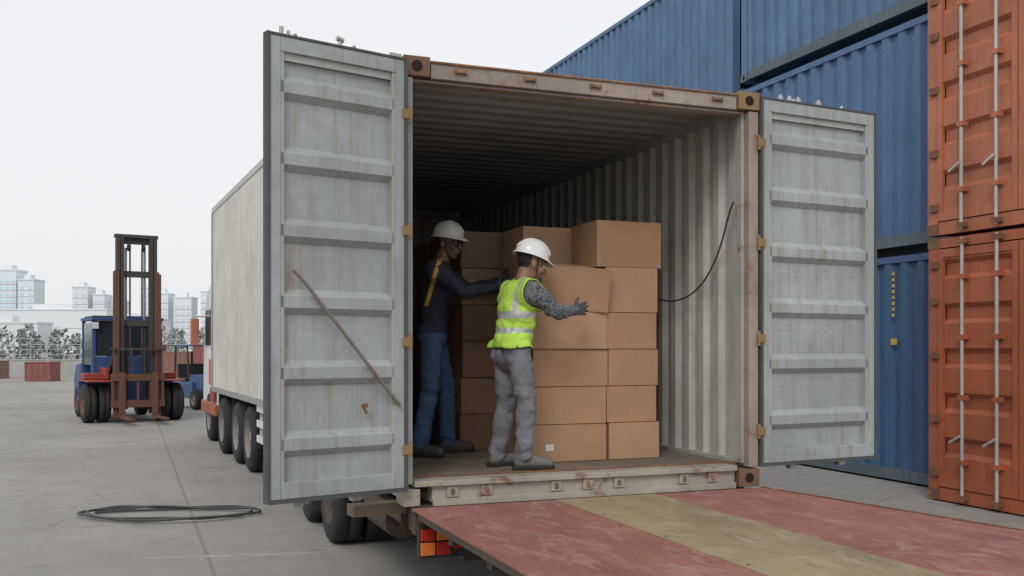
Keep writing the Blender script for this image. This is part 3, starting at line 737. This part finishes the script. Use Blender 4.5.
# ---------------------------------------------------------------- forklift
root=empty('forklift',(.06,24.7,0),math.radians(-78)); root.scale=(1,.94,1)
g=MB()
for y in(-1.02,-.70,.70,1.02): g.wheel((0,y,.44),(0,1,0),.44,.27,0,1)
for y in(-.75,.75): g.wheel((-2.3,y,.38),(0,1,0),.38,.26,0,1)
g.obj('wheels',[M['tire'],M['mast']],root)
g=MB()
g.box(-2.0,-.1,-.55,.55,.35,.75,0); g.box(-2.0,-.55,-.62,.62,.76,1.28,0); g.box(-.6,.1,-.56,.56,.5,1.0,0)
g.cyl((0,-.9,.44),(0,.9,.44),.13,mi=0)
for s in(-1,1):
    g.box(-.55,.55,s*.86-.28,s*.86+.28,.93,.97,1); g.box(-.62,-.56,s*.86-.28,s*.86+.28,.45,.97,0)
    g.box(-1.6,-.65,s*.68-.1,s*.68+.1,.42,.62,1); g.box(-.55,.2,s*.62-.05,s*.62+.05,.98,1.25,1)
    g.box(-.549,-.1,s*.86-.24,s*.86+.24,.971,1.12,1)
g.obj('chassis',[M['flblue'],M['red']],root,.02)
g=MB()
prof=[(-1.9,.35),(-1.9,1.35),(-2.6,1.3),(-2.85,.95),(-2.8,.4)]
n=len(prof); vs=[(x,-.85,z) for x,z in prof]+[(x,.85,z) for x,z in prof]
g.add(vs,[tuple(range(n)),tuple(range(n,2*n))[::-1]]+[(i,i+n,(i+1)%n+n,(i+1)%n) for i in range(n)],0)
g.obj('counterweight',[M['flblue']],root,.05)
g=MB()
for y in(-.8,.8):
    g.box(-.56,-.48,y-.04,y+.04,1.0,2.35,1); g.box(-1.79,-1.71,y-.04,y+.04,1.28,2.35,1)
g.box(-1.85,-.42,-.86,.86,2.35,2.42,1)
for i in range(6): g.box(-1.7+i*.22,-1.66+i*.22,-.8,.8,2.425,2.46,0)
g.box(-1.5,-1.0,-.28,.28,1.28,1.42,2); g.box(-1.55,-1.45,-.28,.28,1.42,1.95,2)
g.cyl((-.75,0,1.1),(-.9,0,1.6),.02,mi=2); g.lathe([(.16,0),(.18,.015),(.16,.03)],(-.9,0,1.6),(-.3,0,1),18,2)
g.box(-.62,-.50,-.84,.84,.98,1.50,1); g.box(-.54,-.525,-.75,.75,1.51,2.33,3)
g.box(-1.7,-.57,.79,.82,1.3,2.3,3); g.box(-1.7,-.57,-.82,-.79,1.3,2.3,3)
g.cyl((-1.9,.5,1.3),(-1.9,.5,2.3),.04,mi=2)
g.box(-1.3,-1.2,-.05,.05,2.46,2.6,4); g.box(-.47,-.40,-.84,-.70,2.15,2.30,5); g.box(-.47,-.40,.70,.84,2.15,2.30,5)
g.obj('cab_guard',[M['mastd'],M['flblue'],M['dark'],M['glass'],M['lor'],M['white']],root,.01)
g=MB()
for s in(-1,1):
    g.box(.30,.50,s*.46-.06,s*.46+.06,.12,3.45,0)
    g.box(.34,.48,s*.34-.045,s*.34+.045,.2,4.22,1)
    g.box(.50,.53,s*.49-.07,s*.49+.07,.12,3.4,0)
    g.cyl((.28,s*.22,.3),(.28,s*.22,2.3),.055,mi=1); g.cyl((.28,s*.22,2.3),(.28,s*.22,4.0),.03,mi=2)
    g.box(.36,.38,s*.14-.02,s*.14+.02,1.0,4.0,1)
    g.cyl((-.4,s*.5,.85),(.3,s*.46,1.7),.05,mi=1)
    g.box(.30,.50,s*.43-.04,s*.43+.04,3.46,4.2,1)
for z,a in((4.08,.38),(3.32,.5),(2.2,.4),(.35,.4)): g.box(.29,.40,-a,a,z,z+.14,1)
g.box(.30,.48,-.5,.5,4.21,4.29,1); g.lathe([(.09,-.03),(.09,.03)],(.4,.17,4.0),(0,1,0),16,1); g.lathe([(.09,-.03),(.09,.03)],(.4,-.17,4.0),(0,1,0),16,1)
g.obj('mast',[M['mast'],M['mastd'],M['galv']],root,.006)
g=MB()
for z in(.35,.95): g.box(.54,.62,-.62,.62,z,z+.16,0)
for y in(-.58,-.3,0,.3,.58): g.box(.55,.60,y-.03,y+.03,.511,.949,0)
for y in(-.45,-.15,.15,.45): g.box(.56,.60,y-.02,y+.02,1.111,1.65,1)
g.box(.555,.605,-.62,.62,1.651,1.70,1)
for s in(-1,1): g.box(.62,.68,s*.38-.07,s*.38+.07,.12,1.15,0); g.box(.681,1.7,s*.38-.07,s*.38+.07,.12,.165,0)
g.obj('carriage_and_forks',[M['mast'],M['mastd']],root,.006)
# ---------------------------------------------------------------- yard clutter
pts=[]
c0=Vector((.37,10.62)); U=Vector((.933,-.36)); V=Vector((.36,.933))
for i in range(26):
    a=i/26*4*math.pi; k=1 if i<13 else .9
    q=c0+U*(.93*k*math.cos(a)+.05*math.sin(3*a))+V*(.42*k*math.sin(a)+.06*math.cos(2*a)); pts.append((q.x,q.y,.02+.018*(i%3)))
curve('ground_cable_loop',pts,.013,M['cable'],None,True)
q=c0
curve('ground_cable_end',[(q.x-.7,q.y+.35,.02),(q.x-.2,q.y+.42,.02),(q.x+.4,q.y+.25,.02),(q.x+.75,q.y+.18,.02)],.012,M['cable'])
def skip(name,x,y,w,d,h,mm,rz):
    g=MB()
    g.box(-w/2,w/2,-d/2,d/2,.08,h-.08,0); g.box(-w/2-.03,w/2+.03,-d/2-.03,d/2+.03,h-.08,h,0); g.box(-w/2-.02,w/2+.02,-d/2-.02,d/2+.02,0,.08,0)
    k=int(w/.35)+1
    for i in range(k+1):
        xx=-w/2+i*w/k; g.box(xx-.03,xx+.03,-d/2-.028,-d/2,.08,h-.08,0)
    o=g.obj(name,[mm],None,.01); o.location=(x,y,0); o.rotation_euler=(0,0,rz)
M['hred']=painted('faded_red_crate',(.26,.10,.085),.7,.1,.5); M['hbrown']=painted('faded_brown_crate',(.25,.13,.09),.7,.2,.5)
skip('red_steel_crate',-4.15,56.2,1.25,1.2,1.0,M['hred'],-.36)
skip('brown_steel_crate',-7.2,62,1.4,1.2,1.0,M['hbrown'],-.3)
for i,(x,y,w,h) in enumerate(((1.0,60,1.6,1.9),(2.7,59.4,1.5,1.5),(4.4,58.9,1.7,1.9),(6.2,58,1.7,1.8))): skip('brown_steel_crate',x,y,w,1.6,h,M['hbrown'] if i%2 else M['hred'],-.3)
root=empty('tow_tractor',(2.02,29.2,0),math.radians(-70))
g=MB(); g.box(-1.2,.2,-.5,.5,.3,.75,0); g.box(-.2,.75,-.42,.42,.3,.95,0); g.box(-1.0,-.5,-.4,.4,.76,.86,1); g.box(-1.08,-.98,-.4,.4,.86,1.25,1)
for y in(-.45,.45): g.cyl((-1.1,y,.75),(-1.05,y,1.75),.025,mi=1); g.cyl((-.15,y,.9),(-.25,y,1.75),.025,mi=1)
g.box(-1.15,-.15,-.5,.5,1.75,1.79,0); g.obj('body',[M['flblue'],M['dark']],root,.03)
g=MB()
for x in(-.85,.45):
    for y in(-.5,.5): g.wheel((x,y,.28),(0,1,0),.28,.16,0,1)
g.obj('wheels',[M['tire'],M['rim']],root)
root=empty('perimeter_wall',(0,64.5,0),math.radians(-20))
g=MB(); g.box(-45,40,0,.25,0,.95,0); g.box(-45,40,-.03,.28,.95,1.02,0)
for i in range(34): g.box(-45+i*2.5,-44.75+i*2.5,-.06,.31,0,1.12,0)
g.obj('wall',[painted('wall_concrete',(.40,.41,.40),.8,.05,.5)],root)
g=MB()
for i in range(86): g.cyl((-45+i*1.,.12,1.02),(-45+i*1.,.12,2.3),.022,n=6,mi=0)
for z in(1.3,1.6,1.9,2.25): g.box(-45,40,.11,.13,z,z+.03,0)
g.obj('railings',[simple('hazy_rail',(.42,.45,.45),.7)],root)
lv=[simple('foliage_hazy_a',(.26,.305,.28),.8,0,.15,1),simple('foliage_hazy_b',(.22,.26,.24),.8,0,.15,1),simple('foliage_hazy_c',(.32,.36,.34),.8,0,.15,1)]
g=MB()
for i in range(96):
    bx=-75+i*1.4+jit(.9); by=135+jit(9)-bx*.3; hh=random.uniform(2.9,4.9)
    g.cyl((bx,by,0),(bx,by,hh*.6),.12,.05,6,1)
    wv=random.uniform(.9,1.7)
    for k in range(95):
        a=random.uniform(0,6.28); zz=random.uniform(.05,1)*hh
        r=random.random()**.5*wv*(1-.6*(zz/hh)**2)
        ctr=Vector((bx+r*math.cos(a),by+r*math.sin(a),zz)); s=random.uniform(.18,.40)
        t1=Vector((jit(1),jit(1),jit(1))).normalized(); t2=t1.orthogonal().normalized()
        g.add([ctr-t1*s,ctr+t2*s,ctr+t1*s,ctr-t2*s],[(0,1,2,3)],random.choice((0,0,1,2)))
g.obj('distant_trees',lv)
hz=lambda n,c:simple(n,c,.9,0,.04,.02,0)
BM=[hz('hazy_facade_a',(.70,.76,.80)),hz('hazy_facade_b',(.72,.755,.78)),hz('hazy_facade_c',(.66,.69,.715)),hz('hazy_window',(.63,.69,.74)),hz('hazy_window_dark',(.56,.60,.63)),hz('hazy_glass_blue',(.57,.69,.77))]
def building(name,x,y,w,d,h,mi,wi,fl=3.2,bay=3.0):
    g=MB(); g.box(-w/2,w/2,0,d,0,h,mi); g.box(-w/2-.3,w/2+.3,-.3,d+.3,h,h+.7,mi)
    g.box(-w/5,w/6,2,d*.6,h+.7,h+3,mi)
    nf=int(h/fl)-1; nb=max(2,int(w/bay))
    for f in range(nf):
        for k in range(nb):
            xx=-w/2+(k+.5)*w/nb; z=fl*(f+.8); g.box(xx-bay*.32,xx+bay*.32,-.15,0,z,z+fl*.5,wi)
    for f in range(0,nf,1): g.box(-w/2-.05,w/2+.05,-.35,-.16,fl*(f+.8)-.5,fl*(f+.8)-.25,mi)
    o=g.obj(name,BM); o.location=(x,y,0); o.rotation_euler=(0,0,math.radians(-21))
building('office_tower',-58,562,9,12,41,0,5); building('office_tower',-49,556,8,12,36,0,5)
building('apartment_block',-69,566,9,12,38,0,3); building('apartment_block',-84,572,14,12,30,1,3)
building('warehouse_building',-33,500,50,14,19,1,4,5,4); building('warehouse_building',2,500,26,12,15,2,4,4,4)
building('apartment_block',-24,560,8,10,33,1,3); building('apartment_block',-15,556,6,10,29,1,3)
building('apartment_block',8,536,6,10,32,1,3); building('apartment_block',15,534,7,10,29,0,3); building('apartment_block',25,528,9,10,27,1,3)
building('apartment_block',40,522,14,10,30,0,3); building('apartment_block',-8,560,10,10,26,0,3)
building('office_block',-45,400,30,12,10.5,2,4,3.5,3.5); building('office_block',-10,390,26,12,9,1,4,3.5,3.5)
# ---------------------------------------------------------------- camera
cam=bpy.data.cameras.new('camera'); co=bpy.data.objects.new('camera',cam); col.objects.link(co)
co.location=(0,0,1.7); co.rotation_euler=(math.radians(90),0,math.radians(-21.1))
cam.lens=34.84; cam.sensor_width=36; cam.shift_y=60/1024; cam.clip_start=.05; cam.clip_end=4000; sc.camera=co
# ---------------------------------------------------------------- light
w=bpy.data.worlds.new('World'); sc.world=w; w.use_nodes=True; nt=w.node_tree
bg=nt.nodes['Background']; sk=nt.nodes.new('ShaderNodeTexSky'); sk.sky_type='NISHITA'; sk.sun_disc=False
EL=math.radians(42); AZ=math.radians(215)
sk.sun_elevation=EL; sk.sun_rotation=AZ; sk.dust_density=6; sk.air_density=1.0
hs=nt.nodes.new('ShaderNodeHueSaturation'); hs.inputs['Saturation'].default_value=.35; nt.links.new(sk.outputs[0],hs.inputs['Color'])
mx=mix(nt,.85,hs.outputs[0],(9.1,9.25,9.45)); nt.links.new(mx,bg.inputs['Color']); bg.inputs['Strength'].default_value=.107
sun=bpy.data.lights.new('sun','SUN'); sun.energy=1.1; sun.angle=math.radians(20); sun.color=(1,.96,.9)
so=bpy.data.objects.new('sun',sun); col.objects.link(so)
d=Vector((math.sin(AZ)*math.cos(EL),math.cos(AZ)*math.cos(EL),math.sin(EL)))
so.rotation_euler=d.to_track_quat('Z','Y').to_euler()
sc.view_settings.view_transform='Standard'; sc.view_settings.look='None'; sc.view_settings.exposure=0
